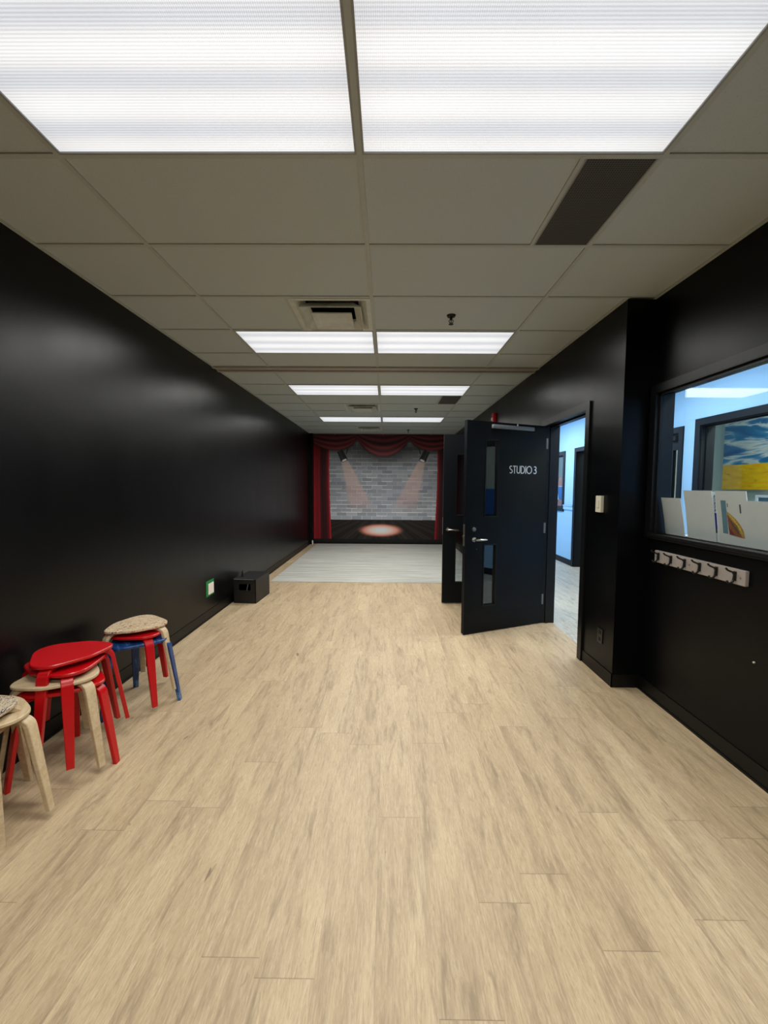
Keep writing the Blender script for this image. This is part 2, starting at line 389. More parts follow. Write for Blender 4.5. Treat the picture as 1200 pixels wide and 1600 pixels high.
t = MB().box(XL, XJ, YTR0, YTR0+.05, H-.012, H+.02).box(XL, XJ, YTR0+.065, YTR1-.065, H-.002, H+.02).box(XL, XJ, YTR1-.05, YTR1, H-.012, H+.02)
struct(t.build('trim_2', M['track']), 'folding partition track across the ceiling')
struct(MB().box(XL, XJ, YTR0+.05, YTR0+.065, H+.012, H+.02).box(XL, XJ, YTR1-.065, YTR1-.05, H+.012, H+.02).build('trim_3', M['dark']))

# ------------------------------------------------------------------ ceiling lights
def area(loc, sx, sy, e, col=(1,.985,.92), spread=None, rot=(0,0,0)):
    l = bpy.data.lights.new('tube_light', 'AREA'); l.shape = 'RECTANGLE'; l.size = sx; l.size_y = sy; l.energy = e; l.color = col
    o = bpy.data.objects.new('tube_light', l); COL.objects.link(o); o.location = loc; o.rotation_euler = rot; return o
LE = 22.6
fixture = None
rown = ['nearest row, over the viewer', 'second row, by the large air diffuser', 'third row, beyond the partition track', 'last row, before the red stage curtain', 'row behind the viewer']
for r, y in enumerate(FIXY):
    for sidx in (0, 1):
        cx, cy = GX[sidx]+PX/2, y+P/2
        if fixture is None:
            root = empty('ceiling_light', (cx, cy, H)); hx, hy = PX/2-T+.001, P/2-T+.001; q = .008
            fr = MB()
            fr.box(-hx, hx, -hy, -hy+q, -.003, .09).box(-hx, hx, hy-q, hy, -.003, .09).box(-hx, -hx+q, -hy+q, hy-q, -.003, .09).box(hx-q, hx, -hy+q, hy-q, -.003, .09).box(-hx, hx, -hy, hy, .088, .092)
            fr.build('frame', M['fixture'], root)
            MB().box(-hx+q, hx-q, -hy+q, hy-q, .004, .008).build('lens', M['lens'], root)
            fixture = root
        else:
            root = copy_tree(fixture); root.location = (cx, cy, H)
        tag(root, 'fluorescent ceiling light, %s panel of the %s' % (('left', 'right')[sidx], rown[r]),
            'ceiling light', 'fluorescent troffers in the studio ceiling')
        area((cx, cy, H-.012), PX-.07, P-.06, LE).data.spread = math.radians(166)

# ------------------------------------------------------------------ air diffusers
def make_diffuser():
    root = empty('air_diffuser'); h = P/2-T
    def ring(sections):
        """closed square ring swept through (half width, height) sections"""
        m = MB(); n = len(sections); vs = []
        for hh, zz in sections: vs += [(-hh,-hh,zz), (hh,-hh,zz), (hh,hh,zz), (-hh,hh,zz)]
        fs = [(k*4+a_, k*4+(a_+1) % 4, ((k+1) % n)*4+(a_+1) % 4, ((k+1) % n)*4+a_) for k in range(n) for a_ in range(4)]
        return m.add(vs, fs)
    ring([(h, -.004), (.262, -.004), (.258, -.001), (.200, .050), (.198, .053), (.262, .002), (h, .002)]).build('frame', M['diff_metal'], root)
    MB().box(-h, h, -h, h, .15, .155).box(-h, -h+.004, -h, h, .004, .15).box(h-.004, h, -h, h, .004, .15).box(-h, h, -h, -h+.004, .004, .15).box(-h, h, h-.004, h, .004, .15).build('duct_box', M['dark'], root)
    ring([(.224, -.032), (.224, -.026), (.166, .024), (.164, .021), (.218, -.027), (.218, -.032)]).build('louvre', M['diff_metal'], root)
    m = MB(); hh = .150
    m.add([(-hh,-hh,-.046), (hh,-hh,-.046), (hh,hh,-.046), (-hh,hh,-.046), (0,0,-.022), (-hh,-hh,-.038), (hh,-hh,-.038), (hh,hh,-.038), (-hh,hh,-.038)],
          [(0,4,1),(1,4,2),(2,4,3),(3,4,0),(5,6,7,8),(0,1,6,5),(1,2,7,6),(2,3,8,7),(3,0,5,8)])
    m.build('centre_plate', M['diff_metal'], root)
    return root
dnm = ['square stepped metal air diffuser in front of the second row of ceiling lights', 'square air diffuser between the third and last rows of ceiling lights', 'square air diffuser between the last ceiling lights and the red stage mural']
d0 = make_diffuser()
for k, (x, y) in enumerate(DIF):
    o = d0 if k == 0 else copy_tree(d0)
    o.location = (x+P/2, y+P/2, H); tag(o, dnm[k], 'air diffuser', 'square ceiling air diffusers')
# return air grilles
vn = ['dark perforated return air grille beside the nearest right ceiling light', 'small dark perforated return air grille behind the third row of ceiling lights']
for k, (x, y) in enumerate(VEN):
    if k == 0:
        vr = empty('return_grille')
        MB().box(0, .293, T, P-T, .002, .006).build('grille_plate', M['perf'], vr)
        MB().box(-.004, .005, T, P-T, -.001, .02).box(.285, .293, T, P-T, -.001, .02).build('frame', M['fixture'], vr)
        MB().box(-.004, .305, 0, P, .10, .11).build('duct', M['dark'], vr)
        o = vr
    else: o = copy_tree(vr)
    o.location = (x, y, H); tag(o, vn[k], 'vent', 'perforated return air grilles')
# sprinklers
sn = ['brass pendent sprinkler head in the tile right of the large air diffuser', 'small sprinkler head between the third and last rows of lights', 'small sprinkler head nearest the red stage mural']
for k, (x, y) in enumerate([(.486, 3.244), (.477, 7.014), (.479, 9.60)]):
    if k == 0:
        sr = empty('sprinkler_head')
        MB().cyl((0,0,.006), (0,0,-.006), .036, .030, 24).build('escutcheon', M['bronze'], sr)
        MB().cyl((0,0,-.006), (0,0,-.03), .012, .010, 14).tube([(-.013,0,-.028), (-.016,0,-.042), (0,0,-.060)], .003, 8).tube([(.013,0,-.028), (.016,0,-.042), (0,0,-.060)], .003, 8).cyl((0,0,-.03), (0,0,-.058), .0035, .0035, 8).build('frame', M['bronze'], sr)
        MB().cyl((0,0,-.060), (0,0,-.063), .019, .019, 18).build('deflector', M['bronze'], sr)
        o = sr
    else: o = copy_tree(sr)
    o.location = (x, y, H); tag(o, sn[k], 'sprinkler', 'ceiling sprinkler heads')

# ------------------------------------------------------------------ end wall mural
def colour_grid(name, m, nx, nz, x0, x1, z0, z1, fn, thick, parent=None, place=None):
    """thin board whose front carries a colour for every point; fn(u,v) -> rgb arrays in display values"""
    u, v = np.meshgrid(np.linspace(0, 1, nx), np.linspace(0, 1, nz))
    rgb = np.clip(fn(u, v), 0, 255)/255.
    lin = np.where(rgb <= .04045, rgb/12.92, ((rgb+.055)/1.055)**2.4)
    X = x0+(x1-x0)*u; Z = z0+(z1-z0)*v
    co = np.stack([X, np.zeros_like(X), Z], -1).reshape(-1, 3)
    idx = np.arange(nx*nz).reshape(nz, nx)
    q = np.stack([idx[:-1,:-1], idx[:-1,1:], idx[1:,1:], idx[1:,:-1]], -1).reshape(-1, 4)
    # back and edges
    back = np.array([(x0,thick,z0),(x1,thick,z0),(x1,thick,z1),(x0,thick,z1),(x0,0,z0),(x1,0,z0),(x1,0,z1),(x0,0,z1)])
    nb = nx*nz; q2 = np.array([(3,2,1,0),(4,5,1,0),(5,6,2,1),(6,7,3,2),(7,4,0,3)])+nb
    co = np.vstack([co, back]); q = np.vstack([q, q2])
    me = bpy.data.meshes.new(name); me.vertices.add(len(co)); me.vertices.foreach_set('co', co.astype('f').ravel())
    me.loops.add(q.size); me.loops.foreach_set('vertex_index', q.astype('i').ravel())
    me.polygons.add(len(q)); me.polygons.foreach_set('loop_start', (np.arange(len(q))*4).astype('i')); me.update(calc_edges=True); me.validate()
    ca = me.color_attributes.new('Col', 'FLOAT_COLOR', 'POINT')
    cc = np.ones((len(co), 4), 'f'); cc[:nb,:3] = lin.reshape(-1, 3); cc[nb:,:3] = .02
    ca.data.foreach_set('color', cc.ravel())
    me.materials.append(m); o = bpy.data.objects.new(name, me); COL.objects.link(o)
    if parent: o.parent = parent
    return o

def mural_fn(u, v):
    # u,v -> design coordinates: cx 38..1216 across, cy 985 (bottom) .. 48 (top)
    cx = 38+(1216-38)*u; cy = 985-(985-48)*v
    rng = np.random.RandomState(3)
    S = lambda e0, e1, x: (lambda t: t*t*(3-2*t))(np.clip((x-e0)/(e1-e0), 0, 1))
    def lay(base, col, a): return base*(1-a[...,None]) + np.array(col, float)*a[...,None]
    # bricks
    rh, bw = 33.3, 86.0
    row = np.floor((790-cy)/rh).astype(int); fr = (790-cy)/rh-row
    off = np.where(row % 2 == 0, 0, .5); k = (cx-186)/bw+off; bi = np.floor(k).astype(int); fk = k-bi
    rnd = rng.rand(64, 64, 3); t = rnd[row % 64, bi % 64, 0]; t2 = rnd[row % 64, bi % 64, 1]
    img = np.stack([134+30*t, 139+29*t, 150+30*t-6*t2], -1)
    fine = rng.rand(*u.shape); img += ((fine-.5)*14)[...,None]
    mort = ((fr < .10) | (fk < .035)).astype(float)
    hl = ((fr < .13) & (t2 > .62)).astype(float)
    img = lay(img, (196,200,206), mort*.8); img = lay(img, (245,247,250), hl*.7)
    img *= (1.0+.16*S(560, 790, cy))[...,None]
    d = np.exp(-(((cx-627)/330)**2+((cy-215)/95)**2)); img *= (1-.50*d)[...,None]
    img *= (1-.28*np.exp(-((cy-170)/45.)**2))[...,None]
    # beams
    for sgn in (1, -1):
        x = 627+sgn*(cx-627)
        tt = (cy-270)/(660-270.); le = 272+tt*66; ri = 328+tt*200; wd = 14+tt*26
        a = S(0, 1, (x-le+wd*.5)/wd)*S(0, 1, (ri+wd*.5-x)/wd)*S(268, 290, cy)*(1-S(600, 745, cy))
        core = .72-.30*np.clip(tt, 0, 1)
        colr = np.stack([226-2*tt*5, 200-np.clip(tt,0,1)*32, 188-np.clip(tt,0,1)*24], -1)
        aa = (a*core)[...,None]; img = img*(1-aa)+colr*aa
    # stage floor
    fl = (cy > 790).astype(float); g = 26+10*np.sin((cx-610)/(cy-700)*9)+6*np.sin((cx-610)/(cy-700)*31)
    flo = np.stack([g+8, g+1, g-2], -1)
    rr = np.sqrt(((cx-608)/215.)**2+((cy-880)/66.)**2)
    flo = lay(flo, (228,138,116), 1-S(.62, 1.0, rr)); flo = lay(flo, (250,218,208), 1-S(.38, .80, rr)); flo = lay(flo, (240,246,250), 1-S(.10, .52, rr))
    img = img*(1-fl[...,None])+flo*fl[...,None]
    img = lay(img, (24,22,24), np.exp(-((cy-792)/5.)**2))
    # side curtains
    def curtain(x, cyv, dark):
        w_ = 134+14*S(200, 940, cyv)-6*np.sin((cyv-180)/760*PI)
        tt = x/w_
        b_ = .50+.28*np.sin(tt*7.2+.6)+.15*np.sin(tt*19+1.2)+.08*np.sin(tt*41)
        b_ = b_*(1-.75*np.exp(-((tt-.70)/.09)**2))+.22*np.exp(-((tt-.96)/.05)**2)
        b_ = np.clip(b_, 0, 1)*dark
        return np.stack([30+150*b_, 4+16*b_, 10+26*b_], -1), (tt < 1).astype(float)*(tt >= 0)
    cl, a = curtain(cx-38, cy, 1.0); a = a*(cy < 958); img = img*(1-a[...,None])+cl*a[...,None]
    cr, a = curtain(1216-cx, cy, .8); a = a*(cy < 965); img = img*(1-a[...,None])+cr*a[...,None]
    # swags
    def swag(x0, x1, ylow, ytop, sk=0.):
        nonlocal img
        xm = (x0+x1)/2; t_ = (cx-xm)/((x1-x0)/2); t_ = t_+sk*(1-t_**2)
        prof = np.clip(1-np.abs(t_)**2.3, 0, 1)
        bot = ytop+(ylow-ytop)*prof
        a = (np.abs(t_) < 1)*(cy < bot); q_ = (cy-30)/(bot-30+1e-3)
        b_ = .40+.26*np.sin(q_*22+np.abs(t_)*1.5)+.12*np.sin(q_*9+1)+.10*q_
        b_ = np.clip(b_, .02, 1)*(1-.35*np.abs(t_)**3)
        c_ = np.stack([34+140*b_, 16+46*b_, 22+50*b_], -1); s_ = np.exp(-np.clip(cy-bot, 0, 99)/16.)*(np.abs(t_) < 1)*.55*(cy >= bot)
        img = lay(img, (30,14,18), s_); a = a.astype(float)[...,None]; img = img*(1-a)+c_*a
    swag(-60, 440, 184, 52, -.12); swag(814, 1314, 184, 52, .12); swag(385, 869, 236, 55)
    img *= (1-.35*(cy < 62))[...,None] if False else 1
    # stage lamps
    for sgn in (1, -1):
        x = 627+sgn*(cx-627); ax, ay, bx, by = 262., 196., 297., 272.
        dx, dy = bx-ax, by-ay; L = math.hypot(dx, dy); s_ = ((x-ax)*dx+(cy-ay)*dy)/L; n_ = ((x-ax)*dy-(cy-ay)*dx)/L
        a = ((s_ > -8) & (s_ < L) & (np.abs(n_) < 30-4*(1-s_/L))).astype(float)
        sh = 26+26*np.exp(-((n_+8)/9)**2); img = img*(1-a[...,None])+np.stack([sh, sh, sh+2], -1)*a[...,None]
        e = (((s_-L)/13.)**2+(n_/28.)**2 < 1).astype(float); img = lay(img, (34,34,36), e)
        e = (((s_-L)/9.)**2+(n_/22.)**2 < 1).astype(float); img = lay(img, (235,235,235), e)
        br = (np.abs((x-318)-(cy-200)*-.25) < 4)*(cy > 168)*(cy < 222); img = lay(img, (20,20,22), br.astype(float))
    img = lay(img, (12,12,13), ((cy > 958)).astype(float))
    return img
mu = colour_grid('stage_mural', M['mural'], 520, 420, -1.885, 1.665, .05, H-.004, mural_fn, .008)
mu.location = (0, YE-.020, 0)
tag(mu, 'wall mural of red stage curtains, grey brick and two spotlights on the end wall', 'mural')
# grey flooring sheet
rg = MB().box(-1.80, XJ-.012, 6.18, YE-.03, 0, .006).build('stage_mat', M['rug'])
tag(rg, 'grey streaked vinyl mat on the floor before the stage mural', 'mat')
cp = MB().rbox(-1.905, -1.875, 10.19, 10.215, 0, .10, .004).cyl((-1.89,10.2,.10), (-1.89,10.2,.115), .010, .006, 12).build('door_stop', M['white'])
tag(cp, 'small white upright stop at the left corner of the end wall', 'stop')

# ------------------------------------------------------------------ doors
FT = .062
def door_frame(d, n, lab):
    m = MB(); x0, x1 = XJ-.016, XJ2+.016
    for (xa, xb) in ((x0, XJ), (XJ2, x1)):
        m.box(xa, xb, d[0]-FT, d[0], 0, DH+FT).box(xa, xb, d[1], d[1]+FT, 0, DH+FT).box(xa, xb, d[0], d[1], DH, DH+FT)
    m.box(x0, x1, d[0]-.001, d[0]+.004, 0, DH).box(x0, x1, d[1]-.004, d[1]+.001, 0, DH).box(x0, x1, d[0], d[1], DH-.004, DH+.001)
    m.box(XJ+.055, XJ+.085, d[0]+.004, d[0]+.018, 0, DH-.004).box(XJ+.055, XJ+.085, d[1]-.018, d[1]-.004, 0, DH-.004).box(XJ+.055, XJ+.085, d[0], d[1], DH-.018, DH-.004)
    return struct(m.build('trim_%d' % n, M['frameblack']), lab)
door_frame(D1, 4, 'black metal frame of the studio doorway')
door_frame(D2, 5, 'black metal frame of the second doorway behind the open door')

def stroke(m, pts, w, y0, y1, X, Z):
    """flat pen stroke with thickness along Y; X,Z map 2-D letter units to the door face"""
    n = len(pts); L = []; R_ = []
    for i, p in enumerate(pts):
        a = pts[max(i-1, 0)]; b = pts[min(i+1, n-1)]; dx, dz = b[0]-a[0], b[1]-a[1]; l = math.hypot(dx, dz) or 1
        nx, nz = -dz/l*w/2, dx/l*w/2; L.append((p[0]+nx, p[1]+nz)); R_.append((p[0]-nx, p[1]-nz))
    vs = []
    for (l, r) in zip(L, R_): vs += [(X(l[0]), y0, Z(l[1])), (X(r[0]), y0, Z(r[1])), (X(l[0]), y1, Z(l[1])), (X(r[0]), y1, Z(r[1]))]
    fs = []
    for i in range(n-1):
        a = i*4; b = a+4
        fs += [(a+2, a+3, b+3, b+2), (a, b, b+1, a+1), (a, a+2, b+2, b), (a+1, b+1, b+3, a+3)]
    fs += [(0,1,3,2), ((n-1)*4, (n-1)*4+2, (n-1)*4+3, (n-1)*4+1)]
    m.add(vs, fs)
def arc(cx, cy, rx, ry, a0, a1, n=18): return [(cx+rx*math.cos(math.radians(a0+(a1-a0)*i/n)), cy+ry*math.sin(math.radians(a0+(a1-a0)*i/n))) for i in range(n+1)]
def lettering():
    """STUDIO 3 in thin geometric capitals; unit = cap height; returns list of strokes and total width"""
    S = []; x = 0
    S.append(arc(x+.24, .75, .19, .19, 45, 270, 16)[:-1]+arc(x+.24, .28, .22, .22, 90, -140, 16)); x += .58
    S.append([(x, .94), (x+.50, .94)]); S.append([(x+.25, .94), (x+.25, 0)]); x += .66
    S.append([(x, 1), (x, .32)]+arc(x+.25, .31, .25, .25, 180, 360, 16)+[(x+.50, 1)]); x += .70
    S.append([(x, 0), (x, 1)]); S.append([(x, .95)]+arc(x+.20, .5, .36, .45, 90, -90, 20)+[(x, .05)]); x += .76
    S.append([(x, 0), (x, 1)]); x += .18
    S.append(arc(x+.42, .5, .42, .46, 0, 360, 32)); x += .84+.34
    S.append(arc(x+.22, .74, .20, .20, 140, -90, 18)+[(x+.16, .53)]); S.append([(x+.16, .53)]+arc(x+.22, .28, .24, .24, 90, -150, 18)); x += .46
    return S, x

def make_door(L, win, hw, sign, plates):
    """leaf along +X from the hinge, seen face at y=0; win = [(s0,s1,z0,z1)] measured from the free edge"""
    leaf = MB(); T_ = .044; s0, s1 = win[0][0], win[0][1]; xa, xb = L-s1, L-s0; z0, z1 = .012, DH-.006
    leaf.box(0, xa, -T_, 0, z0, z1).box(xb, L, -T_, 0, z0, z1)
    zs = [z0]+sum([[w_[2], w_[3]] for w_ in sorted(win, key=lambda q: q[2])], [])+[z1]
    for i in range(0, len(zs), 2): leaf.box(xa, xb, -T_, 0, zs[i], zs[i+1])
    bead = MB()
    for w_ in win:
        for (ya, yb) in ((0, .005), (-T_-.005, -T_)):
            e = .010
            bead.box(xa-e, xb+e, ya, yb, w_[2]-e, w_[2]).box(xa-e, xb+e, ya, yb, w_[3], w_[3]+e).box(xa-e, xa, ya, yb, w_[2], w_[3]).box(xb, xb+e, ya, yb, w_[2], w_[3])
    return leaf, bead, xa, xb
def lever(root, x, z, ydir=1, y0=0., sgn=-1, name='lever_handle'):
    m = MB().cyl((x, y0, z), (x, y0+ydir*.010, z), .026, .024, 24).cyl((x, y0+ydir*.010, z), (x, y0+ydir*.05, z), .009, .009, 14)
    m.tube([(x, y0+ydir*.046, z), (x+sgn*.02, y0+ydir*.052, z), (x+sgn*.06, y0+ydir*.052, z-.001), (x+sgn*.105, y0+ydir*.050, z-.002), (x+sgn*.13, y0+ydir*.045, z-.003)], [.010,.0105,.010,.009,.007], 12)
    return m.build(name, M['chrome'], root)

# door_1: the STUDIO 3 leaf, swung into the room
L1 = 1.012
hx1, hy1 = 1.700, 4.372
ang1 = math.atan2(3.974-hy1, .771-hx1)
d1 = struct(empty('door_1', (hx1, hy1, 0), ang1), 'open black door lettered STUDIO 3 with two narrow glass slots')
win1 = [(.228, .372, 1.19, 1.952), (.228, .372, .282, .896)]
leaf, bead, xa, xb = make_door(L1, win1, None, True, None)
leaf.build('door_leaf', M['doorblack'], d1); bead.build('glazing_bead', M['frameblack'], d1)
for w_ in win1: MB().box(xa-.002, xb+.002, -.025, -.019, w_[2]-.002, w_[3]+.002).build('glass_pane', M['door_glass'], d1)
MB().rbox(.02, L1-.02, 0, .0016, .03, .195, .0006).build('kick_plate', M['doorblack'], d1)
lever(d1, L1-.099, .962); lever(d1, L1-.099, .962, -1, -.044)
MB().cyl((L1-.099, 0, 1.065), (L1-.099, .012, 1.065), .022, .020, 24).cyl((L1-.099, .012, 1.065), (L1-.099, .016, 1.065), .012, .012, 16).build('lock_cylinder', M['steel_dull'], d1)
MB().rbox(L1-.0005, L1+.0025, -.036, -.010, .90, 1.115, .001).rbox(L1+.002, L1+.014, -.030, -.016, .985, 1.005, .002).build('latch_plate', M['steel_dull'], d1)
cl = MB().rbox(L1-.81, L1-.285, .0, .030, 2.068, 2.106, .004).cyl((L1-.60, .015, 2.106), (L1-.60, .015, 2.128), .008, .008, 12)
cl.build('door_closer', M['closer'], d1)
for z in (1.95, 1.05, .27):
    MB().cyl((.004, .006, z-.055), (.004, .006, z+.055), .008, .008, 12).box(.004, .016, -.001, .002, z-.055, z+.055).build('hinge', M['closer'], d1)
S_, wid = lettering(); m = MB(); ht = .080; sc = .353/wid
for st in S_: stroke(m, st, .115, 0, .0014, lambda q: L1-(.520+q*sc), lambda q: 1.626+q*ht)
m.build('lettering', M['letter'], d1)
MB().cyl((L1-.135, 0, .865), (L1-.135, .003, .865), .004, .004, 10).build('screw', M['chrome'], d1)
# door_2: second leaf behind it
L2 = .978
d2 = struct(empty('door_2', (XJ, 5.088, 0), PI), 'second open black door, mostly hidden behind the lettered one')
win2 = [(.165, .31, 1.13, 1.89), (.165, .31, .278, .92)]
leaf, bead, xa, xb = make_door(L2, win2, None, False, None)
leaf.build('door_leaf', M['doorblack'], d2); bead.build('glazing_bead', M['frameblack'], d2)
for w_ in win2: MB().box(xa-.002, xb+.002, -.025, -.019, w_[2]-.002, w_[3]+.002).build('glass_pane', M['door_glass'], d2)
lever(d2, L2-.060, .950); lever(d2, L2-.060, .950, -1, -.044)
MB().rbox(L2-.0005, L2+.0025, -.036, -.010, .88, 1.10, .001).build('latch_plate', M['steel_dull'], d2)
MB().rbox(L2-.81, L2-.30, 0, .028, 2.085, 2.12, .004).build('door_closer', M['closer'], d2)
for z in (1.95, 1.05, .27): MB().cyl((.006, .008, z-.055), (.006, .008, z+.055), .008, .008, 12).build('hinge', M['closer'], d2)

# ------------------------------------------------------------------ interior window with its frame
w1 = struct(empty('window_1', (XR, (WY0+WY1)/2, WZ0)), 'wide interior window in the near right wall, looking into the hallway')
def abs_child(m, name, mat, par):
    o = m.build(name, mat, par); o.matrix_parent_inverse = Matrix.Translation(par.location).inverted(); return o
e = .055; m = MB()
for (xa_, xb_) in ((XR-.018, XR), (XH0, XH0+.016)):
    m.box(xa_, xb_, WY0-e, WY1+e, WZ1, WZ1+e).box(xa_, xb_, WY0-e, WY0, WZ0, WZ1).box(xa_, xb_, WY1, WY1+e, WZ0-.035, WZ1).box(xa_, xb_, WY0-e, WY1, WZ0-.035, WZ0)
m.box(XR-.018, XH0+.016, WY1-.004, WY1+.001, WZ0, WZ1).box(XR-.018, XH0+.016, WY0-.001, WY0+.004, WZ0, WZ1).box(XR-.018, XH0+.016, WY0, WY1, WZ1-.004, WZ1+.001)
m.box(XR+.004, XR+.018, WY1-.022, WY1-.004, WZ0, WZ1-.004).box(XR+.004, XR+.018, WY0+.004, WY0+.022, WZ0, WZ1-.004).box(XR+.004, XR+.018, WY0+.004, WY1-.004, WZ1-.022, WZ1-.004)
abs_child(m, 'window_frame', M['frameblack'], w1)
abs_child(MB().rbox(XR-.026, XR+.022, WY0-e, WY1+.01, WZ0-.020, WZ0+.002, .003), 'window_ledge', M['frameblack'], w1)
abs_child(MB().box(XR+.020, XR+.026, WY0, WY1, WZ0, WZ1), 'glass_pane', M['glass'], w1)
abs_child(MB().box(XR+.026, XH0+.10, WY0, WY1+.02, WZ0-.03, WZ0), 'hall_sill', M['white'], w1)

# ------------------------------------------------------------------ hallway
PT = .15   # partition thickness
HW = dict(w2=(2.10, 4.60, 1.00, 2.19), d3=(4.86+.07, 5.80, 0, 2.15), d4=(6.66, 7.57, 0, 2.15), w3=(8.12, 9.30, 1.09, 2.13))
holes = sorted(HW.values()); m = MB(); y = YB-.1
for (a_, b_, z0, z1) in holes:
    m.box(XH, XH+PT, y, a_, 0, H+.3)
    if z0 > 0: m.box(XH, XH+PT, a_, b_, 0, z0)
    m.box(XH, XH+PT, a_, b_, z1, H+.3); y = b_
m.box(XH, XH+PT, y, 12, 0, H+.3)
struct(m.build('wall_hall', M['blue_wall']), 'pale blue wall across the hallway')
# hall faces of the studio partition are pale blue too
m = MB()
m.box(XJ2, XJ2+.004, YJ+.2, D1[0]-FT, 0, H).box(XJ2, XJ2+.004, D1[0]-FT, D1[1]+FT, DH+FT, H).box(XJ2, XJ2+.004, D1[1]+FT, D2[0]-FT, 0, H).box(XJ2, XJ2+.004, D2[0]-FT, D2[1]+FT, DH+FT, H).box(XJ2, XJ2+.004, D2[1]+FT, 12, 0, H)
m.box(XH0, XH0+.004, YB, WY0-e, 0, H).box(XH0, XH0+.004, WY1+e, YJ+.2, 0, H).box(XH0, XH0+.004, WY0-e, WY1+e, 0, WZ0-.035).box(XH0, XH0+.004, WY0-e, WY1+e, WZ1+e, H)
m.box(XJ2, XH0+.004, YJ+.2, YJ+.204, 0, H)
struct(m.build('wall_hall.001', M['blue_wall']))
struct(MB().box(XJ2, XH, 12, 12.1, 0, H+.3).box(XH0, 4.9, YB-.2, YB-.1, 0, H+.3).build('wall_hall_end', M['blue_wall']))
struct(MB().box(XH+PT, 4.8, 6.12, 6.20, 0, H).box(4.65, 4.75, YB-.1, 12, 0, H+.3).box(XH+PT, 4.8, 12, 12.1, 0, H+.3).box(XH+PT, XH+PT+.004, YB, 2.0, 0, H).build('wall_far', M['room_wall']), 'pale wall of the art rooms beyond the hallway')
struct(MB().box(XJ2+.004, 4.8, YJ+.204, 12, H, H+.02).box(XH0+.004, 4.8, YB-.1, YJ+.204, H, H+.02).build('ceiling.001', M['tile']), 'tiled ceiling of the hallway')
bb = MB(); segs = [(YB, 4.86), (5.87, 6.59), (7.64, 12)]
for a_, b_ in segs: bb.box(XH-.008, XH, a_, b_, 0, .11)
struct(bb.build('baseboard_hall', M['hallblack']))
struct(MB().box(XH-.018, XH, 7.64, 8.05, 1.065, 1.15).box(XH-.026, XH, 7.64, 8.05, 1.13, 1.15).box(XH-.018, XH, 5.87, 6.59, 1.065, 1.15).build('trim_6', M['blue_wall']), 'pale blue chair rail on the hallway wall')
def frame_x(m, a_, b_, z0, z1, fw_, x0, x1, sill=True):
    m.box(x0, x1, a_-fw_, a_, z0-(fw_ if sill else 0), z1+fw_).box(x0, x1, b_, b_+fw_, z0-(fw_ if sill else 0), z1+fw_).box(x0, x1, a_, b_, z1, z1+fw_)
    if sill: m.box(x0, x1, a_, b_, z0-fw_, z0)
def hall_window(n, k, lab):
    a_, b_, z0, z1 = HW[k]; r = struct(empty('window_%d' % n, (XH, (a_+b_)/2, z0)), lab)
    m = MB(); frame_x(m, a_, b_, z0, z1, .075, XH-.018, XH); frame_x(m, a_+.006, b_-.006, z0+.006, z1-.006, .007, XH, XH+PT)
    m.box(XH+.05, XH+.08, a_, a_+.02, z0, z1).box(XH+.05, XH+.08, b_-.02, b_, z0, z1).box(XH+.05, XH+.08, a_, b_, z1-.02, z1).box(XH+.05, XH+.08, a_, b_, z0, z0+.02)
    abs_child(m, 'window_frame', M['hallblack'], r)
    abs_child(MB().box(XH+.062, XH+.068, a_, b_, z0, z1), 'glass_pane', M['hall_glass'], r)
hall_window(2, 'w2', 'black framed window across the hallway, opposite the near window')
hall_window(3, 'w3', 'black framed window seen beside the open lettered door')
# hall door seen through the near window: closed, with a slim vision strip
a_, b_, z0, z1 = HW['d3']; d3 = struct(empty('door_3', (XH, b_, 0)), 'dark hallway door with a slim glass strip, seen through the near window')
m = MB(); frame_x(m, a_, b_, z0, z1, .07, XH-.018, XH, False); abs_child(m, 'door_frame', M['hallblack'], d3)
g0, g1 = 4.970, 5.062; zg = (1.10, 1.952)
abs_child(MB().box(XH+.02, XH+.06, a_, g0, .01, z1).box(XH+.02, XH+.06, g1, b_, .01, z1).box(XH+.02, XH+.06, g0, g1, .01, zg[0]).box(XH+.02, XH+.06, g0, g1, zg[1], z1), 'door_leaf', M['hallblack'], d3)
abs_child(MB().box(XH+.038, XH+.042, g0, g1, zg[0], zg[1]), 'glass_pane', M['hall_glass'], d3)
abs_child(MB().rbox(XH-.03, XH+.02, 4.965, 5.10, 2.06, 2.12, .004), 'door_closer', M['dark'], d3)
# hall door standing ajar, seen through the studio doorway
a_, b_, z0, z1 = HW['d4']; d4 = struct(empty('door_4', (XH+.12, a_+.02, 0)), 'black hallway door standing slightly ajar, seen through the studio doorway')
m = MB(); frame_x(m, a_, b_, z0, z1, .07, XH-.018, XH, False)
m.box(XH, XH+PT, b_-.006, b_+.001, 0, z1).box(XH, XH+PT, a_-.001, a_+.006, 0, z1).box(XH, XH+PT, a_, b_, z1-.006, z1); abs_child(m, 'door_frame', M['hallblack'], d4)
lf = MB().box(-.022, .022, 0, .72, .01, 2.13).build('door_leaf', M['hallblack'], d4); 
hd = MB().cyl((-.022, .66, 1.0), (-.07, .66, 1.0), .02, .012, 14).tube([(-.066,.66,1.0), (-.07,.61,1.0), (-.068,.55,1.0)], .009, 10).rbox(-.016, .016, .717, .725, .90, 1.12, .002).build('lever_handle', M['chrome'], d4)
MB().rbox(-.020, .020, .716, .7215, .02, .86, .001).build('edge_strip', M['cream'], d4)

